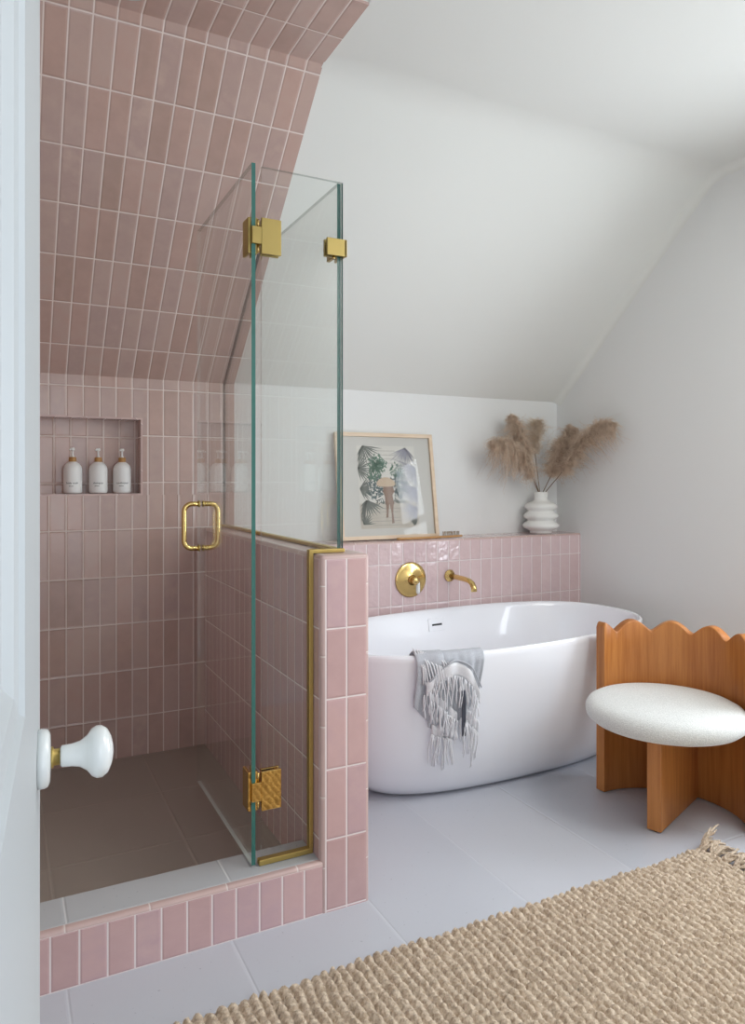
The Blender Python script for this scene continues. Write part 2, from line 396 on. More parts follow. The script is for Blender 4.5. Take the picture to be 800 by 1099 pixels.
# ---- front wall with the doorway the photograph is taken through
m = MB()
def fy(x0, x1, z0, z1):
    m.box((x0, FY-.12, z0), (x1, FY, z1))
fy(XL-.01, -.085, 0, ZCW); fy(.80, XR, 0, ZCW); fy(-.085, .80, 2.06, ZCW)
struct(m.build('wall_front', 'wall'))
# ---- half wall (glazed tile, rounded trim on its corners and top)
ZT = 1.048; r_ = .012
m = MB()
ue = lambda pts: [((p[0]-.8453)/PW, (p[2]-.418)/PV) for p in pts]
us = lambda pts: [((p[1]-1.9795)/PW, (p[2]-.418)/PV) for p in pts]
zt = ZT-r_
pts = [(XH0, CF+r_, 0), (XH0, DW, 0), (XH0, DW, zt), (XH0, CF+r_, zt)]; m.face(pts, us(pts))
pts = [(XH1, CF+r_, 0), (XH1, DW, 0), (XH1, DW, zt), (XH1, CF+r_, zt)]; m.face(pts, us(pts))
pts = [(XH0+r_, CF, 0), (XH1-r_, CF, 0), (XH1-r_, CF, zt), (XH0+r_, CF, zt)]; m.face(pts, ue(pts))
# vertical bullnose corners, then the top edge as a swept quarter round
utv = lambda pts: [(.5, (p[2]-.4)/PV+.3) for p in pts]
for (cx, a0) in ((XH0+r_, PI), (XH1-r_, 1.5*PI)):
    A = arc(cx, CF+r_, r_, a0, a0+PI/2, 5)
    for p, p2 in zip(A[:-1], A[1:]):
        pts = [(p[0], p[1], 0), (p2[0], p2[1], 0), (p2[0], p2[1], zt), (p[0], p[1], zt)]; m.face(pts, utv(pts), 1, True)
ring = [(XH0, DW)]+arc(XH0+r_, CF+r_, r_, PI, 1.5*PI, 5)+arc(XH1-r_, CF+r_, r_, 1.5*PI, 2*PI, 5)+[(XH1, DW)]
nr = [(-1, 0)]+[(math.cos(PI+PI/2*i/5), math.sin(PI+PI/2*i/5)) for i in range(6)]+[(math.cos(1.5*PI+PI/2*i/5), math.sin(1.5*PI+PI/2*i/5)) for i in range(6)]+[(1, 0)]
lv = []
for k in range(6):
    a = PI/2*k/5; off = r_*(1-math.cos(a)); lv.append([(p[0]-n[0]*off, p[1]-n[1]*off, zt+r_*math.sin(a)) for p, n in zip(ring, nr)])
for a, b_ in zip(lv[:-1], lv[1:]):
    for i in range(len(ring)-1):
        pts = [a[i], a[i+1], b_[i+1], b_[i]]; m.face(pts, [(.5, (p[1]-CF-.19)/PV) for p in pts], 1, True)
pts = [(XH0+r_, CF+r_, ZT), (XH1-r_, CF+r_, ZT), (XH1-r_, DW, ZT), (XH0+r_, DW, ZT)]; m.face(pts, [((p[0]-XH0-r_)/(.1337)+0.0, (p[1]-CF-.19)/PV) for p in pts], 1)
struct(m.build('wall_half', ['tile_pink', 'trim']))
# ---- shower curb
m = MB(); CB = 2.115; ct = .1515
ucb = lambda pts: [((p[0]-.8453)/PW, (p[2]-.0015)/.1405) for p in pts]
pts = [(XL, CF, 0), (XH0+.004, CF, 0), (XH0+.004, CF, .1415), (XL, CF, .1415)]; m.face(pts, ucb(pts))
A = [(CF, .1415)]+[(CF+.011-.011*math.cos(a), .1415+.010*math.sin(a)) for a in [PI/2*k/5 for k in range(1, 6)]]+[(CF+.019, ct)]
for p, p2 in zip(A[:-1], A[1:]):
    pts = [(XL, p[0], p[1]), (XH0+.004, p[0], p[1]), (XH0+.004, p2[0], p2[1]), (XL, p2[0], p2[1])]
    m.face(pts, [(.5, (x[0]-.345)/PV) for x in pts], 1, True)
ucs = lambda pts: [((p[0]-.1435)/.4215, (p[1]-CF-.0185)/.845) for p in pts]
pts = [(XL, CF+.019, ct), (XH0+.004, CF+.019, ct), (XH0+.004, CB, ct), (XL, CB, ct)]; m.face(pts, ucs(pts), 2)
pts = [(XL, CB, 0), (XH0+.004, CB, 0), (XH0+.004, CB, ct), (XL, CB, ct)]; m.face(pts, ucs(pts), 2)
struct(m.build('trim_1', ['tile_pink', 'trim', 'curb_stone']))
# ---- tiled ledge behind the tub
m = MB(); ZL = .963
ul = lambda pts: [((p[0]-1.6379)/PW, (p[2]-.8498)/PV) for p in pts]
pts = [(XH1-.02, T, 0), (XR, T, 0), (XR, T, ZL-.010), (XH1-.02, T, ZL-.010)]; m.face(pts, ul(pts))
A = [(T+.010-.010*math.cos(a), ZL-.010+.010*math.sin(a)) for a in [PI/2*k/5 for k in range(6)]]+[(T+.012, ZL)]
for p, p2 in zip(A[:-1], A[1:]):
    pts = [(XH1-.02, p[0], p[1]), (XR, p[0], p[1]), (XR, p2[0], p2[1]), (XH1-.02, p2[0], p2[1])]
    m.face(pts, [(.5, (x[0]-1.1)/PV) for x in pts], 1, True)
pts = [(XH1-.02, T+.012, ZL), (XR, T+.012, ZL), (XR, DW, ZL), (XH1-.02, DW, ZL)]; m.face(pts, [((x[0]-1.6379)/PW, .02+(x[1]-T)/PV) for x in pts], 0)
struct(m.build('wall_tub', ['tile_gloss', 'trim']))

# ------------------------------------------------------------------ shower glass
YG = 2.029; th = .012
def slab(poly, axis, c0, c1, name, parent, edges):
    """flat polygon with thickness; faces glass, rim green"""
    m = MB()
    P = lambda a, z, c: (a, c, z) if axis == 'Y' else (c, a, z)
    m.face([P(a, z, c0) for a, z in poly], None, 0); m.face([P(a, z, c1) for a, z in poly], None, 0)
    for i in range(len(poly)):
        a, b_ = poly[i], poly[(i+1) % len(poly)]
        m.face([P(*a, c0), P(*b_, c0), P(*b_, c1), P(*a, c1)], None, 'gGprq'.index(edges[i]))
    return m.build(name, ['glass', 'glass_edge', 'glass_pale', 'glass_rim', 'glass_line'], parent)
en = thing('shower_screen', 'frameless fixed clear glass corner screen standing on curb and half wall', 'shower screen', (.80, YG, .15))
slab([(.671, .158), (.818, .158), (.818, 1.054), (.930, 1.054), (.930, 2.18), (.671, 2.18)], 'Y', YG, YG+th, 'front_panel', en, 'rrrGrq')
zc = lambda y: ZK+SL*(D-y)-.006
slab([(YG+th+.001, 1.056), (D-.003, 1.056), (D-.003, ZK-.006), (D-(2.18-ZK+.006)/SL, 2.18), (YG+th+.001, 2.18)], 'X', .9165, .9285, 'side_panel', en, 'rrrrG')
m = MB()  # brass channel: curb, up the half wall, over its top and back to the wall
m.box((.662, YG-.006, ct+.001), (XH0-.002, YG+.016, ct+.017)); m.box((XH0-.014, YG-.006, ct+.017), (XH0-.001, YG+.016, ZT+.012))
m.box((XH0-.001, YG-.006, ZT+.001), (.934, YG+.016, ZT+.012)); m.box((.908, YG+.016, ZT+.001), (.933, D-.002, ZT+.012))
m.build('channel', 'brass_satin', en, bevel=.0015)
m = MB(); m.box((.9170, D-.0028, 1.07), (.9280, D-.0005, ZK-.004))
y1 = D-(2.18-ZK)/SL
for s_ in (0,):
    a = (D-.003, ZK-.006); b_ = (y1, 2.18); m.face([(.9170, a[0], a[1]), (.9280, a[0], a[1]), (.9280, b_[0], b_[1]), (.9170, b_[0], b_[1])])
    m.face([(.9170, a[0]+.003, a[1]+.004), (.9280, a[0]+.003, a[1]+.004), (.9280, b_[0]+.003, b_[1]+.004), (.9170, b_[0]+.003, b_[1]+.004)])
m.build('seal_strip', 'grey_seal', en)
m = MB()  # corner clip
m.box((.874, YG-.010, 1.951), (.940, YG-.001, 2.003)); m.box((.874, YG+th+.001, 1.951), (.9150, YG+th+.009, 2.003)); m.box((.9315, YG-.010, 1.951), (.938, YG+.068, 2.003))
m.box((.905, YG+th, 1.951), (.9155, YG+.068, 2.003)); cl = m.build('corner_clip', 'brass_plate', en, bevel=.0012)
m = MB(); m.lathe([(.004, 0), (.004, .006), (.0055, .006), (.0055, .009)], 12, Matrix.Translation((.898, YG-.003, 1.951)) @ Matrix.Rotation(PI, 4, 'X')); m.build('screw', 'brass', cl)
# hinged door, standing open at a right angle into the shower
XD = .646
dr = thing('shower_door', 'frameless glass shower door standing open with brass pull', 'shower door', (XD, YG, .15))
slab([(YG-.001, .158), (YG+.655, .158), (YG+.655, 2.185), (YG-.001, 2.185)], 'X', XD-.006, XD+.006, 'glass_panel', dr, 'pqrG')
for z0, z1 in ((1.925, 2.029), (.312, .425)):
    zm = (z0+z1)/2; dz = (z1-z0)*.24
    m = MB()
    m.box((.668, YG-.009, z0), (.728, YG-.0008, z1)); m.box((.672, YG+th+.0008, z0), (.728, YG+th+.009, z1))   # plates on the fixed panel
    m.box((XD+.0058, YG+.004, z0), (XD+.0145, YG+.058, z1)); m.box((XD-.0145, YG+.004, z0), (XD-.0058, YG+.058, z1))  # plates on the door
    m.box((XD-.006, YG-.008, zm-dz), (.6685, YG+.0135, zm+dz))
    hg = m.build('hinge', 'brass_plate' if z0 > 1 else 'brass_mirror', dr, bevel=.0014)
    m = MB()
    for s_ in (1, -1): m.tube([(.6615, YG+.003, zm+s_*dz), (.6615, YG+.003, zm+s_*(z1-z0)*.46)], .0042, 10)
    m.build('hinge_pin', 'brass', hg)
# pull handle through the glass
YH = YG+.62; m = MB()
zlo, zhi, xo = 1.0205, 1.1815, .0615
for s_ in (-1, 1):
    rr = .028; pts = [(XD+s_*.0055, YH, zhi)]
    pts += [(XD+s_*(xo-rr+rr*math.sin(a)), YH, zhi-rr+rr*math.cos(a)) for a in [PI/2*k/8 for k in range(9)]]
    pts += [(XD+s_*(xo-rr+rr*math.cos(a)), YH, zlo+rr-rr*math.sin(a)) for a in [PI/2*k/8 for k in range(9)]]
    pts += [(XD+s_*.0055, YH, zlo)]
    m.tube(pts, .0092, 14)
ph = m.build('pull_handle', 'brass', dr)
m = MB()
for z in (zlo, zhi):
    for s_ in (-1, 1):
        m.lathe([(.0122, 0), (.0122, .0045), (.0105, .006)], 20, Matrix.Translation((XD+s_*.0055, YH, z)) @ Matrix.Rotation(s_*PI/2, 4, 'Y'))
m.build('washer', 'brass_satin', ph)

# ------------------------------------------------------------------ white room door in the foreground (open)
da = Vector((.0729, .9973, 0)); dn = Vector((.9973, -.0729, 0)); de = Vector((.0367, .8789, 0)); Ld = .80; Hd = 2.03
do = thing('paneled_door', 'white paneled door standing open at the left with porcelain knob', 'door', tuple(de-da*Ld))
def dp(s, n, z): return tuple(de-da*s+dn*n+Vector((0, 0, z)))
m = MB()
rects = [(.308, .66, 1.105, 1.90), (.308, .66, .25, .86)]
def dface(s0, s1, z0, z1, n=0): m.face([dp(s0, n, z0), dp(s1, n, z0), dp(s1, n, z1), dp(s0, n, z1)])
for side in (0, -.036):
    dface(0, .308, .012, Hd, side); dface(.66, Ld, .012, Hd, side)
    dface(.308, .66, .012, .25, side); dface(.308, .66, .86, 1.105, side); dface(.308, .66, 1.90, Hd, side)
    sg = -1 if side == 0 else 1
    for (s0, s1, z0, z1) in rects:
        st = [(0, 0), (.004, .004*1), (.018, .006), (.030, .013)]
        R4 = [[(s0+i, z0+i), (s1-i, z0+i), (s1-i, z1-i), (s0+i, z1-i)] for i, _ in st]
        for k in range(3):
            for j in range(4):
                a, b_ = R4[k][j], R4[k][(j+1) % 4]; c_, d_ = R4[k+1][(j+1) % 4], R4[k+1][j]
                n0, n1 = side+sg*st[k][1], side+sg*st[k+1][1]
                m.face([dp(a[0], n0, a[1]), dp(b_[0], n0, b_[1]), dp(c_[0], n1, c_[1]), dp(d_[0], n1, d_[1])])
        dface(s0+.03, s1-.03, z0+.03, z1-.03, side+sg*.013)
for (a, b_) in (((0, .012), (0, Hd)), ((0, Hd), (Ld, Hd)), ((Ld, Hd), (Ld, .012)), ((Ld, .012), (0, .012))):
    m.face([dp(a[0], 0, a[1]), dp(b_[0], 0, b_[1]), dp(b_[0], -.036, b_[1]), dp(a[0], -.036, a[1])])
m.build('door_leaf', 'door', do)
kc = Vector((.0320, .8140, .9887)); rot = dn.to_track_quat('Z', 'Y').to_matrix().to_4x4()
KM = Matrix.Translation(kc) @ rot
m = MB(); m.lathe([(.029, .0002), (.0292, .006), (.028, .0095), (.024, .0118), (.012, .0125)], 48, KM); m.build('rose', 'porcelain', do)
m = MB(); m.lathe([(.0105, .0122), (.0105, .0145), (.0082, .0150), (.0082, .0215)], 32, KM); m.build('knob_neck', 'brass_satin', do)
m = MB(); m.lathe([(.0085, .021), (.0108, .0225), (.0112, .032), (.0130, .040), (.0175, .0465), (.0235, .0510), (.0262, .0560), (.0260, .0610), (.0225, .0665), (.015, .0705), (.006, .0725), (.0005, .073)], 56, KM)
m.build('door_knob', 'porcelain', do)

# ------------------------------------------------------------------ freestanding tub
TX, TY, TR = 1.942, 2.695, .07
def sup(a, b_, n, t):
    c_, s_ = math.cos(t), math.sin(t)
    return (math.copysign(abs(c_)**(2/n), c_)*a, math.copysign(abs(s_)**(2/n), s_)*b_)
def tpose(z): f = min(1, max(0, z/.55)); return TX+.03*(1-f), TR*f
def tubpt(a, b_, t, z, n=2.6):
    TX, TR = tpose(z)
    x, y = sup(a, b_, n, t); return (TX+x*math.cos(TR)-y*math.sin(TR), TY+x*math.sin(TR)+y*math.cos(TR), z)
ZR = .62
outer = [(.590, .200, .0015), (.635, .224, .006), (.662, .240, .018), (.700, .275, .055), (.730, .306, .11), (.756, .335, .19), (.780, .362, .30), (.803, .387, .42), (.820, .408, .52), (.832, .424, .592), (.834, .4265, .608), (.832, .4245, .617), (.826, .4185, .6205)]
inner = [(.818, .4105, .6190), (.812, .404, .612), (.806, .398, .596), (.780, .376, .50), (.745, .350, .36), (.700, .315, .24), (.650, .270, .175), (.560, .200, .155), (.300, .100, .150), (.02, .01, .148)]
NS = 120; V = []; F = []
for (a, b_, z) in outer+inner:
    for k in range(NS): V.append(tubpt(a, b_, 2*PI*k/NS, z))
nr_ = len(outer)+len(inner)
for i in range(nr_-1):
    for k in range(NS): F.append((i*NS+k, i*NS+(k+1) % NS, (i+1)*NS+(k+1) % NS, (i+1)*NS+k))
F.append(tuple(range(NS))[::-1]); F.append(tuple((nr_-1)*NS+k for k in range(NS)))
tb = thing('bathtub', 'large white freestanding oval bathtub below the pink tiled ledge', 'bathtub', (TX, TY, 0))
m = MB(); m.mesh(V, F, 0, True); m.build('tub_shell', 'tub', tb)
def tub_surface(rings, x, z, front=True):
    """world Y of the tub's long side at world x and height z"""
    zs = [r[2] for r in rings]; z = min(max(z, min(zs)+1e-6), max(zs)-1e-6)
    for r0, r1 in zip(rings[:-1], rings[1:]):
        if (r0[2]-z)*(r1[2]-z) <= 0 and r0[2] != r1[2]:
            f = (z-r0[2])/(r1[2]-r0[2]); a = r0[0]+(r1[0]-r0[0])*f; b_ = r0[1]+(r1[1]-r0[1])*f; break
    TX, TR = tpose(z)
    xl = (x-TX)/math.cos(TR); y = 0
    for _ in range(6):
        y = b_*(max(0, 1-min(1, abs(xl)/a)**2.6))**(1/2.6)*(-1 if front else 1)
        xl = (x-TX+y*math.sin(TR))/math.cos(TR)
    return TY+xl*math.sin(TR)+y*math.cos(TR)
OX, OZ = 1.925, .548
oy = tub_surface(inner[::-1], OX, OZ, False)
def obox(m, w_, h_, t0, t1):
    e = .07; dy = (tub_surface(inner[::-1], OX, OZ+.02, False)-tub_surface(inner[::-1], OX, OZ-.02, False))/.04
    P = lambda x, z, n: (OX+x*math.cos(e)+0*n, oy+x*math.sin(e)+dy*z-n, OZ+z)
    pts = [(-w_, -h_), (w_, -h_), (w_, h_), (-w_, h_)]
    m.face([P(x, z, t1) for x, z in pts]); m.face([P(x, z, t0) for x, z in pts])
    for i in range(4):
        a, b_ = pts[i], pts[(i+1) % 4]; m.face([P(*a, t0), P(*b_, t0), P(*b_, t1), P(*a, t1)])
m = MB(); obox(m, .050, .030, -.002, .004); ov = m.build('overflow_plate', 'tub', tb, bevel=.001)
m = MB(); obox(m, .030, .0045, .003, .0048); m.build('overflow_slot', 'dark', ov)
m = MB(); m.lathe([(.03, 0), (.03, .003), (.024, .005)], 24, Matrix.Translation((TX, TY, .149))); m.build('drain', 'brass', tb)

# ------------------------------------------------------------------ fringed towel over the tub's rim
tw = thing('fringed_towel', 'grey towel with white fringe draped over bathtub rim', 'towel', (1.50, 2.26, .62))
rim_y = lambda x: tub_surface(outer[:11], x, .592)
def drape(xs, inz, depth, off, fold, ny=26, xshift=None):
    """sheet from inside the tub over the rim and down the outside. xs: list of x; depth(x): z of the lower edge"""
    V = []; 
    for i, x0 in enumerate(xs):
        zb = depth(i/(len(xs)-1)); path = []
        yi = tub_surface(inner[::-1], x0, inz, True)
        path.append((yi+off, inz)); ym = tub_surface(inner[::-1], x0, .59, True); yo = rim_y(x0)
        path.append((ym+off*.9, .592)); path.append((ym+off*.5, .612+off*.6)); path.append(((ym+yo)/2, .6215+off)); path.append((yo-off*.4, .614+off*.6)); path.append((yo-off, .596))
        L = [.596-(.596-zb)*k/ny for k in range(1, ny+1)]
        for z in L: path.append((tub_surface(outer[:11], x0, max(z, .03))-off, z))
        for j, (y, z) in enumerate(path):
            w_ = min(1, max(0, (j-4)/8)); a = i/(len(xs)-1)
            f = fold(a, z)*w_+fold(a, z)*.25
            sh = xshift(a, z) if xshift else 0
            V.append((x0+sh, y-f, z))
    n = len(V)//len(xs)
    F = [(i*n+j, i*n+j+1, (i+1)*n+j+1, (i+1)*n+j) for i in range(len(xs)-1) for j in range(n-1)]
    return V, F
def interp(tab):
    def g(a):
        for (a0, v0), (a1, v1) in zip(tab[:-1], tab[1:]):
            if a <= a1: return v0+(v1-v0)*(a-a0)/(a1-a0)
        return tab[-1][1]
    return g
def sheet(name, mat, x0, x1, tab, off, foldf, nx=44, xshift=None, inz=.55, solid=.003):
    xs = [x0+(x1-x0)*i/(nx-1) for i in range(nx)]
    V, F = drape(xs, inz, interp(tab), off, foldf, xshift=xshift)
    m = MB(); m.mesh(V, F, 0, True); o = m.build(name, mat, tw, merge=False)
    md = o.modifiers.new('thickness', 'SOLIDIFY'); md.thickness = solid; md.offset = 0
    return o
f1 = lambda a, z: .006*math.sin(a*16+z*6)+.003*math.sin(a*37)
# right, longer run of plain grey cloth
sheet('towel_body', 'towel', 1.425, 1.620, [(0, .34), (.35, .30), (.7, .36), (1, .445)], .010, f1)
# left hanging tail, pulled to a point
sheet('towel_tail', 'towel', 1.352, 1.455, [(0, .425), (.6, .36), (1, .33)], .014, lambda a, z: .007*math.sin(a*9+1), nx=24, xshift=lambda a, z: .055*(.6-z)*(1) )
# white woven end bands: arcs lying over the grey cloth (path in x,z), with a ribbon width
def surf(x, z, off):
    if z > .596: y = rim_y(x)-off+(z-.596)*.5
    else: y = tub_surface(outer[:11], x, max(z, .03))-off
    return Vector((x, y, z))
def band(name, mat, path, width, off):
    P = []; n = 40
    for i in range(n+1):
        t = i/n*(len(path)-1); k = min(int(t), len(path)-2); f = t-k
        p0, p1 = path[max(k-1, 0)], path[k]; p2 = path[k+1]; p3 = path[min(k+2, len(path)-1)]
        cr = lambda a, b_, c_, d_: .5*((2*b_)+(-a+c_)*f+(2*a-5*b_+4*c_-d_)*f*f+(-a+3*b_-3*c_+d_)*f**3)
        P.append((cr(p0[0], p1[0], p2[0], p3[0]), cr(p0[1], p1[1], p2[1], p3[1])))
    V = []
    for i, (x, z) in enumerate(P):
        for j in range(5):
            zz = z-width*j/4
            V.append(surf(x+width*j/4*.18, zz, off+.004*math.sin(i*.5)+.002*math.sin(j*1.3)))
    F = [(i*5+j, i*5+j+1, (i+1)*5+j+1, (i+1)*5+j) for i in range(n) for j in range(4)]
    m = MB(); m.mesh(V, F, 0, True); o = m.build(name, mat, tw, merge=False)
    md = o.modifiers.new('thickness', 'SOLIDIFY'); md.thickness = .003; md.offset = 0
    return P
b1 = band('towel_band', 'towel_white', [(1.392, .520), (1.425, .550), (1.470, .590), (1.520, .585), (1.570, .545), (1.612, .470)], .056, .020)
b2 = band('towel_band', 'towel_white', [(1.415, .480), (1.445, .462), (1.480, .436), (1.510, .408), (1.530, .392)], .046, .017)
b3 = band('towel_band', 'towel_white', [(1.440, .352), (1.475, .338), (1.510, .330), (1.532, .322)], .050, .014)
b5 = band('towel_band', 'towel_white', [(1.552, .415), (1.580, .396), (1.606, .366), (1.628, .345)], .055, .018)
b1s = band('towel_stripe', 'towel', [(1.400, .527), (1.428, .556), (1.472, .600), (1.522, .596), (1.573, .558), (1.614, .488)], .007, .024)
b4 = band('towel_stripe', 'towel_dark', [(1.532, .480), (1.536, .480), (1.540, .480), (1.545, .480)], .190, .0255)
rt_ = random.Random(3)
def fringe(P, width, n, lo, hi, off, i0=0, i1=40):
    m = MB()
    for k in range(n):
        i = i0+(i1-i0)*(k+rt_.uniform(.1, .9))/n; x, z = P[int(min(i, 40))]; z = z-width+.006
        L = rt_.uniform(lo, hi); pts = []; dx = rt_.uniform(-.012, .012); ph_ = rt_.uniform(0, 6)
        for j in range(7):
            t = j/6; pts.append(surf(x+dx*t+L*t*.16+.003*math.sin(ph_+t*5), z-L*t, off+.004*math.sin(t*3+ph_)))
        m.tube(pts, [.0026, .0024, .0023, .0022, .0022, .0027, .0014], 6)
    return m
fringe(b1, .056, 36, .06, .13, .026).build('fringe', 'towel_white', tw, merge=False)
fringe(b2, .040, 34, .06, .12, .024).build('fringe', 'towel_white', tw, merge=False)
fringe(b3, .050, 20, .07, .15, .021).build('fringe', 'towel_white', tw, merge=False)
fringe(b5, .055, 18, .07, .18, .024).build('fringe', 'towel_white', tw, merge=False)
m = MB()   # fringe of the upper left corner lying on the rim
for k in range(13):
    x = 1.350+k*.0095; pts = []
    for j in range(7):
        t = j/6; z = .646-.13*t-.006*k*.5; xx = x+.035*t+.004*math.sin(k+t*4)
        p = surf(xx, min(z, .596), .022); p.z = z; p.y += .03*(1-t)**2 if z > .596 else 0; p.x = xx; pts.append(p)
    m.tube(pts, .0027, 6)
m.build('fringe', 'towel_white', tw, merge=False)

# ------------------------------------------------------------------ brass tub filler and valve
Yt = T
vt = thing('bath_valve', 'round brass valve plate with white lever on pink tile', 'bath valve', (1.815, Yt, .769))
VM = Matrix.Translation((1.815, Yt, .769)) @ Matrix.Rotation(PI/2, 4, 'X')
m = MB(); m.lathe([(.086, .0003), (.088, .004), (.084, .008), (.070, .0105), (.030, .012), (.026, .016)], 64, VM); m.build('back_plate', 'brass', vt)
m = MB(); m.lathe([(.024, .014), (.026, .022), (.021, .028), (.0175, .040), (.020, .046), (.020, .056), (.013, .062), (.002, .064)], 36, VM); m.build('valve_hub', 'brass', vt)
m = MB(); LM = Matrix.Translation((1.829, Yt-.052, .775)) @ Matrix.Rotation(PI, 4, 'X')
m.tube([(1.815, Yt-.052, .769), (1.829, Yt-.056, .757)], .006, 12)
m.build('lever_arm', 'brass', vt)
m = MB(); m.lathe([(.0075, .012), (.0095, .018), (.0105, .040), (.0100, .062), (.007, .070), (.001, .072)], 24, LM); m.build('lever', 'porcelain', vt)
sp = thing('tub_spout', 'slim brass wall spout to the right of the valve plate', 'spout', (2.045, Yt, .775))
m = MB(); SM = Matrix.Translation((2.045, Yt, .775)) @ Matrix.Rotation(PI/2, 4, 'X')
m.lathe([(.030, .0003), (.031, .006), (.028, .010), (.018, .012), (.016, .020)], 40, SM); m.build('flange', 'brass', sp)
m = MB(); yy = Yt-.015
pts = [(2.045, yy, .775), (2.045, yy-.06, .775), (2.045, yy-.12, .774), (2.045, yy-.165, .770), (2.045, yy-.190, .760), (2.045, yy-.203, .742), (2.045, yy-.206, .722)]
m.tube(pts, [.0145, .0135, .013, .013, .0135, .0145, .0155], 18); m.build('spout_tube', 'brass', sp)

# ------------------------------------------------------------------ bottles in the niche
def text_mesh(txt, size, name, parent, loc, mat, rot):
    cu = bpy.data.curves.new(name, 'FONT'); cu.body = txt; cu.size = size; cu.extrude = .0002; cu.align_x = 'CENTER'
    t = bpy.data.objects.new('tmp', cu); C.objects.link(t); bpy.context.view_layer.update()
    me = bpy.data.meshes.new_from_object(t.evaluated_get(bpy.context.evaluated_depsgraph_get())); bpy.data.objects.remove(t)
    me.name = name; me.materials.clear(); me.materials.append(M[mat])
    return me
words = [('body wash', 'leftmost'), ('shampoo', 'middle'), ('conditioner', 'rightmost')]
for i, (x, (wd, pos)) in enumerate(zip((.270, .374, .474), words)):
    YB = 3.388; z0 = NZ0+.0005
    bt = thing('pump_bottle', '%s of the three white pump bottles in the shower niche' % pos, 'bottle', (x, YB, z0), 'pump bottles in the niche')
    Mx = Matrix.Translation((x, YB, z0))
    m = MB(); m.lathe([(.030, 0), (.0345, .0015), (.0375, .006), (.0385, .012), (.0385, .100), (.0375, .110), (.034, .120), (.027, .129), (.018, .1355), (.0145, .138)], 48, Mx); m.build('bottle_body', 'bottle', bt)
    m = MB(); m.lathe([(.0150, .1370), (.0152, .139), (.0152, .156), (.0140, .1575)], 32, Mx); m.build('collar', 'bamboo', bt)
    m = MB(); m.lathe([(.0075, .157), (.0065, .162), (.0040, .165), (.0040, .186), (.0085, .1865), (.0090, .194), (.0075, .1975), (.001, .198)], 20, Mx)
    m.tube([(x, YB, z0+.191), (x-.008, YB-.015, z0+.191), (x-.013, YB-.026, z0+.188)], [.004, .0038, .003], 10)
    m.build('pump', 'pump', bt)
    for txt, sz, zz in ((wd, .0115, .042), ('rinse', .007, .031)):
        if txt == 'rinse':
            mm = MB(); 
            for k in range(9):
                a0 = -.48+k*.055; mm.face([(math.sin(a0)*.0388, -math.cos(a0)*.0388, 0), (math.sin(a0+.045)*.0388, -math.cos(a0+.045)*.0388, 0), (math.sin(a0+.045)*.0388, -math.cos(a0+.045)*.0388, .0022), (math.sin(a0)*.0388, -math.cos(a0)*.0388, .0022)])
            o = mm.build('fine_print', 'ink', bt, origin=(0, 0, 0)); o.location = (0, 0, zz)
            continue
        me = text_mesh(txt, sz, 'lettering', bt, None, 'ink', None)
        for v in me.vertices:
            a = v.co.x/.0388-.12; rr = .0388+v.co.z; zloc = v.co.y
            v.co = (math.sin(a)*rr, -math.cos(a)*rr, zloc)
        o = bpy.data.objects.new('lettering', me); C.objects.link(o); o.parent = bt; o.location = (0, 0, zz)

# ------------------------------------------------------------------ framed print leaning on the ledge
FWid, FHt, FTh = .565, .545, .022
lean = math.asin((3.340-3.262)/FHt)
fr = thing('framed_picture', 'pale wood framed botanical print leaning on wall above tub', 'picture', (1.760, 3.262, ZL))
FM = Matrix.Rotation(-lean, 4, 'X')
def fp(x, z, y): return tuple(FM @ Vector((x, y, z+.0015)))  # local to the frame: x across, z up, y back
def lbox(m, x0, x1, z0, z1, y0, y1, mi=0):
    P = [fp(x, z, y) for x in (x0, x1) for y in (y0, y1) for z in (z0, z1)]
    for qd in ((0, 1, 3, 2), (4, 6, 7, 5), (0, 4, 5, 1), (2, 3, 7, 6), (0, 2, 6, 4), (1, 5, 7, 3)): m.face([P[k] for k in qd], None, mi)
def child(m, name, mat, parent, **k):
    o = m.build(name, mat, None, **k); o.parent = parent; return o
hw_, bw = FWid/2, .019
m = MB(); lbox(m, -hw_, -hw_+bw, 0, FHt, -FTh, 0); lbox(m, hw_-bw, hw_, 0, FHt, -FTh, 0); lbox(m, -hw_+bw, hw_-bw, 0, bw, -FTh, 0); lbox(m, -hw_+bw, hw_-bw, FHt-bw, FHt, -FTh, 0)
child(m, 'frame', 'frame_wood', fr)
M['mat'] = plain('grey_mat_board', (205, 204, 198), .8); M['paper'] = plain('print_paper', (214, 212, 204), .8)
m = MB(); lbox(m, -hw_+bw, hw_-bw, bw, FHt-bw, -.010, -.002); child(m, 'mat_board', 'mat', fr)
PXc, PZc, PWd, PHd = .004, .268, .338, .425
M['pr_green'] = plain('print_green', (112, 142, 124), .8); M['pr_blue'] = plain('print_dark_leaf', (104, 118, 118), .8)
M['pr_grey'] = plain('print_grey_frond', (122, 126, 120), .8); M['pr_lilac'] = plain('print_lilac_frond', (154, 154, 164), .8)
M['pr_tan'] = plain('print_figure', (152, 130, 116), .8); M['pr_hat'] = plain('print_hat', (204, 184, 160), .8); M['pr_line'] = plain('print_line', (168, 164, 156), .8)
M['pr_path'] = plain('print_path', (196, 190, 178), .8)
m = MB(); rp = random.Random(11)
def pf(pts, mi, lay): m.face([fp(PXc+(u-.5)*PWd, PZc+(.5-v)*PHd, -.0105-lay*.00025) for u, v in pts], None, mi)
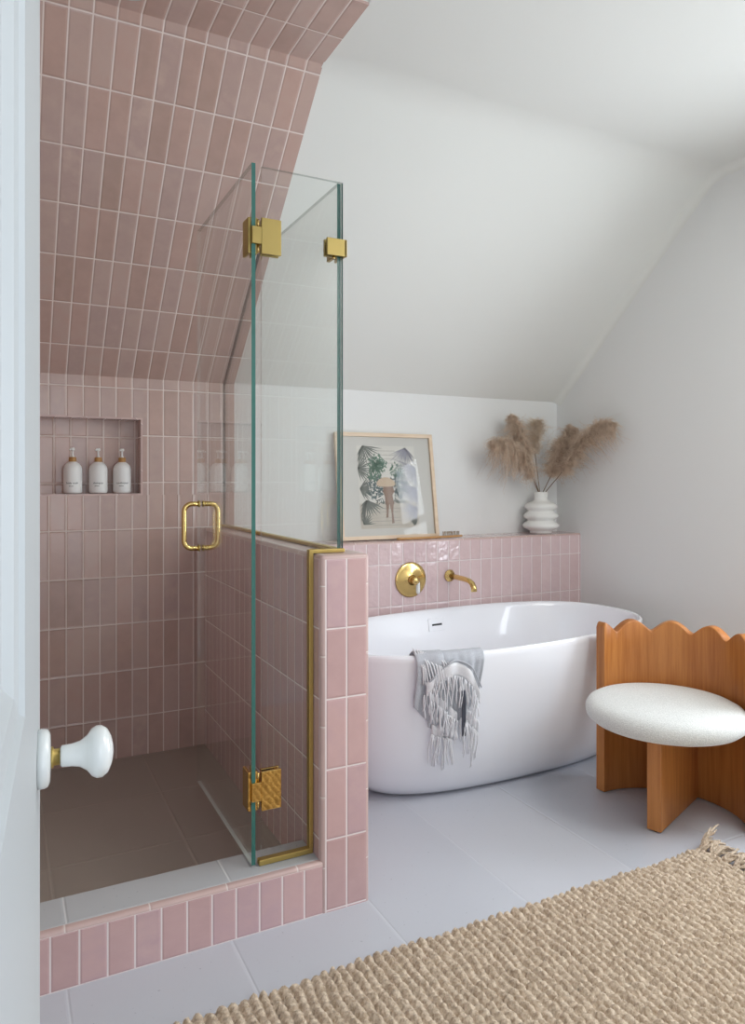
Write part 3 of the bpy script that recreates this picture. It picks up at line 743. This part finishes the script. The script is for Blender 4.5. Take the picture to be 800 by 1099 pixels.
def stroke(u0, v0, u1, v1, w_, mi, lay):
    dx, dy = u1-u0, (v1-v0)*1.26; L = math.hypot(dx, dy)+1e-9; nx, ny = -dy/L*w_, dx/L*w_/1.26
    pf([(u0-nx*.4, v0-ny*.4), ((u0+u1)/2-nx, (v0+v1)/2-ny), (u1, v1), ((u0+u1)/2+nx, (v0+v1)/2+ny), (u0+nx*.4, v0+ny*.4)], mi, lay)
cl = lambda v: min(.995, max(.005, v))
pf([(0, 0), (1, 0), (1, 1), (0, 1)], 0, 0)
pf([(0, .70), (1, .66), (1, 1), (0, 1)], 7, 1)
for v in (.06, .11, .16, .21): pf([(.35, v), (.66, v), (.66, v+.004), (.35, v+.004)], 6, 1)
for v in (.76, .80, .87, .91, .96): pf([(.2, v+rp.uniform(-.01, .01)), (.8, v), (.8, v+.006), (.2, v+.006)], 6, 2)
def blob(cu, cv, ru, rv, n, s0, mi, lay):
    for _ in range(n):
        a = rp.uniform(0, 2*PI); r = math.sqrt(rp.random()); u = cu+ru*r*math.cos(a); v = cv+rv*r*math.sin(a)
        b0 = rp.uniform(0, PI*2); stroke(cl(u), cl(v), cl(u+s0*math.cos(b0)), cl(v+s0*math.sin(b0)*.8), .010, mi, lay)
blob(.27, .50, .16, .14, 170, .05, 2, 2); blob(.70, .48, .14, .16, 150, .05, 2, 2); blob(.66, .30, .12, .08, 50, .05, 1, 2)
blob(.34, .22, .15, .10, 170, .055, 1, 3); blob(.28, .36, .12, .06, 60, .05, 1, 3); blob(.5, .68, .32, .03, 60, .04, 3, 3)
def frond(cu, cv, a0, a1, n, L, w_, mi, lay):
    for k in range(n):
        a = a0+(a1-a0)*(k+rp.uniform(-.2, .2))/n; l_ = L*rp.uniform(.75, 1.1)
        stroke(cl(cu), cl(cv), cl(cu+l_*math.cos(a)), cl(cv+l_*math.sin(a)*.8), w_, mi, lay)
frond(.10, .0, .1, 2.9, 16, .36, .010, 3, 4); frond(0, .28, -1.2, 1.5, 14, .28, .010, 3, 4); frond(.02, .52, -.9, 1.3, 12, .24, .010, 3, 5)
frond(.12, .66, .4, 3.0, 13, .34, .014, 3, 5); frond(.05, .95, -1.8, .1, 9, .22, .010, 3, 5)
frond(.84, .02, .5, 2.9, 18, .34, .008, 4, 4); frond(1.0, .26, 1.5, 3.6, 16, .42, .008, 4, 4); frond(1.0, .52, 1.6, 3.5, 16, .40, .008, 4, 5); frond(.98, .76, 1.7, 3.6, 14, .34, .008, 4, 5)
frond(.92, .98, -2.2, -.9, 8, .14, .008, 3, 6)
E = [(.46+.16*math.cos(a), .455+.058*math.sin(a)+.012*math.cos(2*a)) for a in [2*PI*k/24 for k in range(24)]]
pf([(u+.004, v+.006) for u, v in E], 3, 6); pf(E, 5, 7)
pf([(.41, .50), (.57, .49), (.60, .56), (.56, .60), (.57, .66), (.58, .71), (.43, .71), (.43, .62), (.40, .56)], 8, 6)
pf([(.44, .70), (.50, .70), (.475, .80), (.465, .87), (.43, .875), (.445, .82)], 8, 6); pf([(.50, .70), (.57, .70), (.555, .82), (.565, .94), (.525, .945), (.525, .82)], 8, 6)
child(m, 'print', ['paper', 'pr_green', 'pr_blue', 'pr_grey', 'pr_lilac', 'pr_hat', 'pr_line', 'pr_path', 'pr_tan'], fr, merge=False)
m = MB(); lbox(m, -hw_+bw, hw_-bw, bw, FHt-bw, -.0172, -.0152); child(m, 'glass_pane', 'pane', fr)

# ------------------------------------------------------------------ wooden bath brush on the ledge
br = thing('bath_brush', 'long wooden brush with upturned bristles on the ledge', 'brush', (1.95, 3.196, ZL))
m = MB(); n = 20; V = []; F = []
sec = 12
for i in range(n+1):
    t = i/n; x = -.185+.385*t; w_ = .0085 if t < .60 else .0085+(.021-.0085)*min(1, (t-.60)/.14)
    if t > .93: w_ *= math.sqrt(max(.05, 1-((t-.93)/.08)**2))
    if t < .04: w_ *= .7
    for k in range(sec):
        a = 2*PI*k/sec; V.append((x, w_*math.cos(a), .0068+.0062*math.sin(a)+.003*t*t))
F = [(i*sec+k, i*sec+(k+1) % sec, (i+1)*sec+(k+1) % sec, (i+1)*sec+k) for i in range(n) for k in range(sec)]+[tuple(range(sec))[::-1], tuple(n*sec+k for k in range(sec))]
m.mesh(V, F); child(m, 'brush_handle', 'brush_wood', br)
M['bristle'] = plain('bristles', (150, 124, 86), .8)
m = MB()
for i in range(8):
    for j in range(2):
        x = .085+i*.0132; y = -.009+j*.009
        for _ in range(4):
            dx, dy = rp.uniform(-.003, .003), rp.uniform(-.003, .003); m.tube([(x, y, .014), (x+dx, y+dy, .036)], [.0012, .0009], 4)
child(m, 'bristles', 'bristle', br, merge=False)

# ------------------------------------------------------------------ vase and pampas grass
VX, VY = 2.722, 3.245
prof = [(.050, 0), (.062, .003), (.064, .010), (.062, .016), (.080, .024), (.097, .034), (.103, .045), (.098, .056), (.082, .066), (.074, .072), (.076, .078), (.090, .086), (.098, .096), (.096, .107), (.082, .118), (.072, .125), (.073, .131), (.086, .140), (.092, .150), (.090, .161), (.076, .172), (.050, .181), (.040, .188), (.037, .198), (.038, .222), (.041, .234), (.038, .2355), (.033, .232), (.030, .20), (.028, .15)]
m = MB(); m.lathe([(r*1.0, z*1.0) for r, z in prof], 56, Matrix.Translation((VX, VY, ZL)))
tag(m.build('vase', 'vase', origin=(VX, VY, ZL), smooth=True), 'white ribbed ceramic vase holding pampas grass on the ledge', 'vase')
def catmull(pts, n):
    out = []; L = len(pts)-1
    for i in range(n+1):
        t = i/n*L; k = min(int(t), L-1); f = t-k
        a, b_, c_, d_ = [Vector(pts[max(0, min(L, k+j))]) for j in (-1, 0, 1, 2)]
        out.append(.5*((2*b_)+(-a+c_)*f+(2*a-5*b_+4*c_-d_)*f*f+(-a+3*b_-3*c_+d_)*f**3))
    return out
def pampas(base, axis, rad, n, lab, mat, seed, droop=1.0):
    r = random.Random(seed)
    root = thing('pampas_stem', lab, 'dried grass', (base[0], base[1], base[2]), 'pampas stems in the white vase')
    st = catmull([base]+[(base[0]+(axis[0][0]-base[0])*.5, base[1]+(axis[0][1]-base[1])*.5, base[2]+(axis[0][2]-base[2])*.5)]+axis, 24)
    m = MB(); m.tube(st, [.0022]*16+[.0016]*9, 6); m.build('stem', 'stem', root, merge=False)
    ax = catmull(axis, 30); V = []; F = []
    n = int(n*2.1)
    for k in range(n):
        t = r.random()**.9; i = min(int(t*30), 29); p = ax[i].lerp(ax[i+1], t*30-i)
        tan = (ax[i+1]-ax[i]).normalized(); env = math.sin(PI*min(.97, .12+.86*t))**.55
        a = r.uniform(0, 2*PI); u = tan.cross(Vector((0, 1, .2))).normalized(); w_ = tan.cross(u)
        d = (u*math.cos(a)+w_*math.sin(a)); L = rad*env*(r.uniform(.2, 1.0)+(.5*r.random() if r.random() < .15 else 0))*(.8+.3*math.sin(t*23+seed)*math.sin(a*2+t*9))
        q0 = p; v = (d*1.0+tan*.75).normalized()*L/4.6; pts = [q0]
        for j in range(5):
            q0 = q0+v; v = v+Vector((r.uniform(-1, 1), r.uniform(-1, 1), r.uniform(-1, 1)))*L*.075+Vector((0, 0, -.062*L*droop)); pts.append(q0.copy())
        # feathery ribbon with side barbs
        for j in range(5):
            a0, a1 = pts[j], pts[j+1]; s_ = (a1-a0).cross(Vector((r.uniform(-1, 1), r.uniform(-1, 1), r.uniform(-1, 1)))).normalized()
            w0 = .0015*(1-j/6); i0 = len(V); V += [a0-s_*w0, a0+s_*w0, a1+s_*w0*.7, a1-s_*w0*.7]; F.append((i0, i0+1, i0+2, i0+3))
            for _ in range(5):
                c0 = a0.lerp(a1, r.random()); dv = Vector((r.uniform(-1, 1), r.uniform(-1, 1), r.uniform(-1.2, .6)))*.012; i0 = len(V)
                V += [c0, c0+dv+Vector((.0009, 0, .0006)), c0+dv*1.15]; F.append((i0, i0+1, i0+2))
    for v in V:
        v.y = min(v.y, DW-.006); v.x = min(v.x, XR-.006)
    m = MB(); m.mesh(V, F, 0, False); m.build('plume', mat, root, merge=False)
zm = ZL+.225
pampas((VX-.014, VY, zm), [(2.640, 3.225, 1.285), (2.575, 3.20, 1.37), (2.50, 3.19, 1.435), (2.42, 3.18, 1.470), (2.335, 3.17, 1.465)], .135, 700, 'pampas stem arching lowest to the left of the vase', 'pampas', 1, 1.5)
pampas((VX-.006, VY+.006, zm), [(2.635, 3.25, 1.37), (2.600, 3.25, 1.45), (2.56, 3.24, 1.54), (2.505, 3.23, 1.615)], .115, 640, 'tall pampas stem leaning left above the lowest plume', 'pampas', 2, .9)
pampas((VX+.003, VY+.012, zm), [(2.700, 3.27, 1.42), (2.705, 3.28, 1.49), (2.715, 3.28, 1.56), (2.725, 3.28, 1.60)], .095, 380, 'palest upright pampas stem rising straight at the back', 'pampas_pale', 3, .6)
pampas((VX+.009, VY-.002, zm), [(2.748, 3.19, 1.29), (2.768, 3.17, 1.37), (2.80, 3.15, 1.46), (2.85, 3.13, 1.56)], .150, 900, 'full pampas stem in the centre right hanging over the vase', 'pampas', 4, 1.2)
pampas((VX+.016, VY-.010, zm), [(2.775, 3.13, 1.31), (2.80, 3.06, 1.42), (2.82, 2.98, 1.51), (2.835, 2.90, 1.555), (2.845, 2.83, 1.552)], .125, 820, 'longest pampas stem sweeping right towards the wall', 'pampas', 5, 1.1)

# ------------------------------------------------------------------ scalloped wooden barrel chair
CCX, CCY = 2.193, 1.916; AX = math.atan2(.36, .93); RI, RO = .285, .327
ch = thing('barrel_chair', 'scalloped honey wood barrel chair with round cream boucle seat', 'chair', (CCX, CCY, 0))
def cp(r, a, z): return (CCX+r*math.cos(AX+a), CCY+r*math.sin(AX+a), z)
A1 = math.radians(73); N = 150; V = []; F = []
def top(a):
    d = math.degrees(a); per = 29.5; ph_ = ((d-.4)/per) % 1.0
    s_ = (math.sqrt(math.sin(PI*ph_)**2+.03)-.173)/.842
    z = .649+.043*s_
    e = (73-abs(d))/4.5
    if e < 1: z = min(z, .693-.022*(1-math.sqrt(max(0, 1-(1-e)**2))))
    return z
levels = [0.004, .2, .4, .6]
rows = []
for i in range(N+1):
    a = -A1+2*A1*i/N; zt_ = top(a); L = []
    # ring section: inner bottom -> inner top (rounded) -> outer top -> outer bottom
    sec_ = [(RI, .004), (RI, .2), (RI, .4), (RI, .60), (RI, zt_-.006), (RI+.002, zt_-.0015), (RI+.006, zt_), (RO-.006, zt_), (RO-.002, zt_-.0015), (RO, zt_-.006), (RO, .60), (RO, .4), (RO, .2), (RO, .004)]
    for r, z in sec_: V.append(cp(r, a, z))
ns = 14
F = [(i*ns+k, i*ns+(k+1) % ns, (i+1)*ns+(k+1) % ns, (i+1)*ns+k) for i in range(N) for k in range(ns)]
F += [tuple(range(ns))[::-1], tuple(N*ns+k for k in range(ns))]
m = MB(); m.mesh(V, F, 0, True); o = m.build('curved_back', 'wood', ch)
for p in o.data.polygons:
    if len(p.vertices) > 4: p.use_smooth = False
o.modifiers.new('b', 'BEVEL').width = .0025; o.modifiers['b'].limit_method = 'ANGLE'; o.modifiers['b'].segments = 2
# centre fin that carries the seat
m = MB(); ca, sa = math.cos(AX), math.sin(AX)
def loc(a, b_, z): return (CCX+a*ca-b_*sa, CCY+a*sa+b_*ca, z)
P = [loc(a, b_, z) for a in (-.108, RI+.002) for b_ in (-.026, .026) for z in (.004, .372)]
for qd in ((0, 1, 3, 2), (4, 6, 7, 5), (0, 4, 5, 1), (2, 3, 7, 6), (0, 2, 6, 4), (1, 5, 7, 3)): m.face([P[k] for k in qd])
m.build('support_panel', 'wood', ch, bevel=.003)
for (a, b_) in ((-.09, 0), (.12, 0)):
    m = MB(); m.box((loc(a, b_, 0)[0]-.011, loc(a, b_, 0)[1]-.011, 0), (loc(a, b_, 0)[0]+.011, loc(a, b_, 0)[1]+.011, .005)); m.build('glide', 'dark', ch)
for an in (-66, 66):
    p = cp((RI+RO)/2, math.radians(an), 0); m = MB(); m.box((p[0]-.009, p[1]-.009, 0), (p[0]+.009, p[1]+.009, .005)); m.build('glide', 'dark', ch)
m = MB(); SR = .281
pr_ = [(.001, .366), (.15, .367), (.235, .370), (.262, .376), (.276, .388), (.2805, .404), (.2795, .420), (.270, .436), (.250, .447), (.21, .4545), (.12, .459), (.001, .4605)]
m.lathe([(r*SR/.2805, z) for r, z in pr_], 72, Matrix.Translation((CCX-.006*ca, CCY-.006*sa, 0)))
sc_ = m.build('seat_cushion', 'boucle', ch, smooth=True)

# ------------------------------------------------------------------ chunky jute rug
X0, X1, Y0, Y1 = .085, 2.125, .22, 1.715
st = .0042; nx = int((X1-X0)/st)+1; ny = int((Y1-Y0)/st)+1
rng = np.random.default_rng(4)
gx = X0+np.arange(nx)*st; gy = Y0+np.arange(ny)*st; GX, GY = np.meshgrid(gx, gy, indexing='ij')
px, py = .0262, .0195
def vnoise(cell, amp, seed):
    r = np.random.default_rng(seed); a = r.uniform(-1, 1, (int(3/cell)+4, int(3/cell)+4)); x = (GX+.2)/cell; y = GY/cell
    i = np.floor(x).astype(int); j = np.floor(y).astype(int); f = x-i; g = y-j; f = f*f*(3-2*f); g = g*g*(3-2*g)
    return amp*((a[i, j]*(1-f)+a[i+1, j]*f)*(1-g)+(a[i, j+1]*(1-f)+a[i+1, j+1]*f)*g)
WX = GX+vnoise(.10, .006, 1)+vnoise(.03, .0016, 2); U = (WX-X0)/px; iu = np.floor(U).astype(int)
jit = rng.uniform(-.5, .5, (400, 400)); hj = rng.uniform(.62, 1.2, (400, 400)); sk = rng.uniform(-.18, .18, (400, 400))
fu_ = U-iu
Vv = (GY-Y0+vnoise(.05, .006, 3)+vnoise(.018, .003, 5))/py+.5*(iu % 2)+.35*(fu_-.5)+.25*jit[iu % 400, 7]
iv = np.floor(Vv).astype(int); fv = Vv-iv
du = (fu_-.5+sk[iu % 400, iv % 400]*.3)*2; dv_ = (fv-.5)*2
rr2 = np.clip(1-(np.abs(du)**2.0*1.15+np.abs(dv_)**2.4*.72), 0, 1)
H = .0035+.0175*np.sqrt(rr2)*hj[iu % 400, iv % 400]
# strands twisting across each knot
H += .0017*np.sin((fu_*1.3+fv*1.0)*2*PI*2.0)*rr2+vnoise(.0085, .0014, 8)+vnoise(.12, .0015, 9)
edge = np.minimum(np.minimum(GX-X0, X1-GX), np.minimum(GY-Y0, Y1-GY)); H *= np.clip(edge/.006+.1, 0, 1)**.5
wav = .005*np.sin(GX*9)*np.clip((GY-Y1+.05)/.05, 0, 1)
VV = np.stack([GX, GY+wav*.8, H+.001], -1).reshape(-1, 3)
idx = np.arange(nx*ny).reshape(nx, ny)
FF = np.stack([idx[:-1, :-1], idx[1:, :-1], idx[1:, 1:], idx[:-1, 1:]], -1).reshape(-1, 4)
me = bpy.data.meshes.new('rug'); me.vertices.add(len(VV)); me.vertices.foreach_set('co', VV.ravel().astype(np.float32))
me.loops.add(FF.size); me.loops.foreach_set('vertex_index', FF.ravel().astype(np.int32)); me.polygons.add(len(FF))
me.polygons.foreach_set('loop_start', np.arange(0, FF.size, 4, dtype=np.int32)); me.polygons.foreach_set('loop_total', np.full(len(FF), 4, dtype=np.int32))
me.polygons.foreach_set('use_smooth', np.ones(len(FF), dtype=bool)); me.materials.append(M['jute']); me.update(); me.validate()
rg = thing('jute_rug', 'chunky woven natural jute rug with knotted end fringe', 'rug', (1.0, 1.0, 0))
o = bpy.data.objects.new('rug_weave', me); C.objects.link(o); o.parent = rg; o.location = (-1.0, -1.0, 0)
rf = random.Random(9)
for k in range(34):
    y = Y1-.018-k*.042
    if y < Y0: break
    m = MB()
    kx = X1+.006; tilt = .10 if k == 0 else rf.uniform(-.3, .2)
    for s_ in range(15):
        a = rf.uniform(-.55, .55)+tilt; L = rf.uniform(.06, .105); pts = []; hz = rf.uniform(.006, .032); up = .05 if (k == 0 and s_ < 4) else 0
        for j in range(6):
            t = j/5; pts.append((kx-.015+L*t*math.cos(a)+.004*math.sin(s_+t*6), y+rf.uniform(-.003, .003)+L*t*math.sin(a)*.9+.005*math.sin(s_*2+t*5), .010+hz*math.sin(PI*t*.8)*.9+up*t))
        m.tube(pts, [.005, .0048, .0042, .0040, .0038, .0022], 7)
    # wrapped knot
    m.tube([(kx-.012, y-.012, .012), (kx, y, .020), (kx+.006, y+.012, .012)], [.006, .0085, .006], 8)
    m.build('tassel', 'jute', rg, merge=False)

# ------------------------------------------------------------------ recessed shower light
lt = thing('recessed_light', 'round recessed light in the pink tiled shower ceiling', 'ceiling light', (.318, 2.163, ZC))
m = MB(); LMx = Matrix.Translation((.318, 2.163, ZC-.0045)); m.lathe([(.048, .001), (.050, .0), (.064, .001), (.067, .0045)], 48, LMx); m.build('light_trim', 'door', lt)
M['lens'] = emis('lamp_lens', (200, 215, 235), .25)
m = MB(); m.lathe([(.047, -.0008), (.047, .0)], 40, LMx); m.build('light_lens', 'lens', lt)
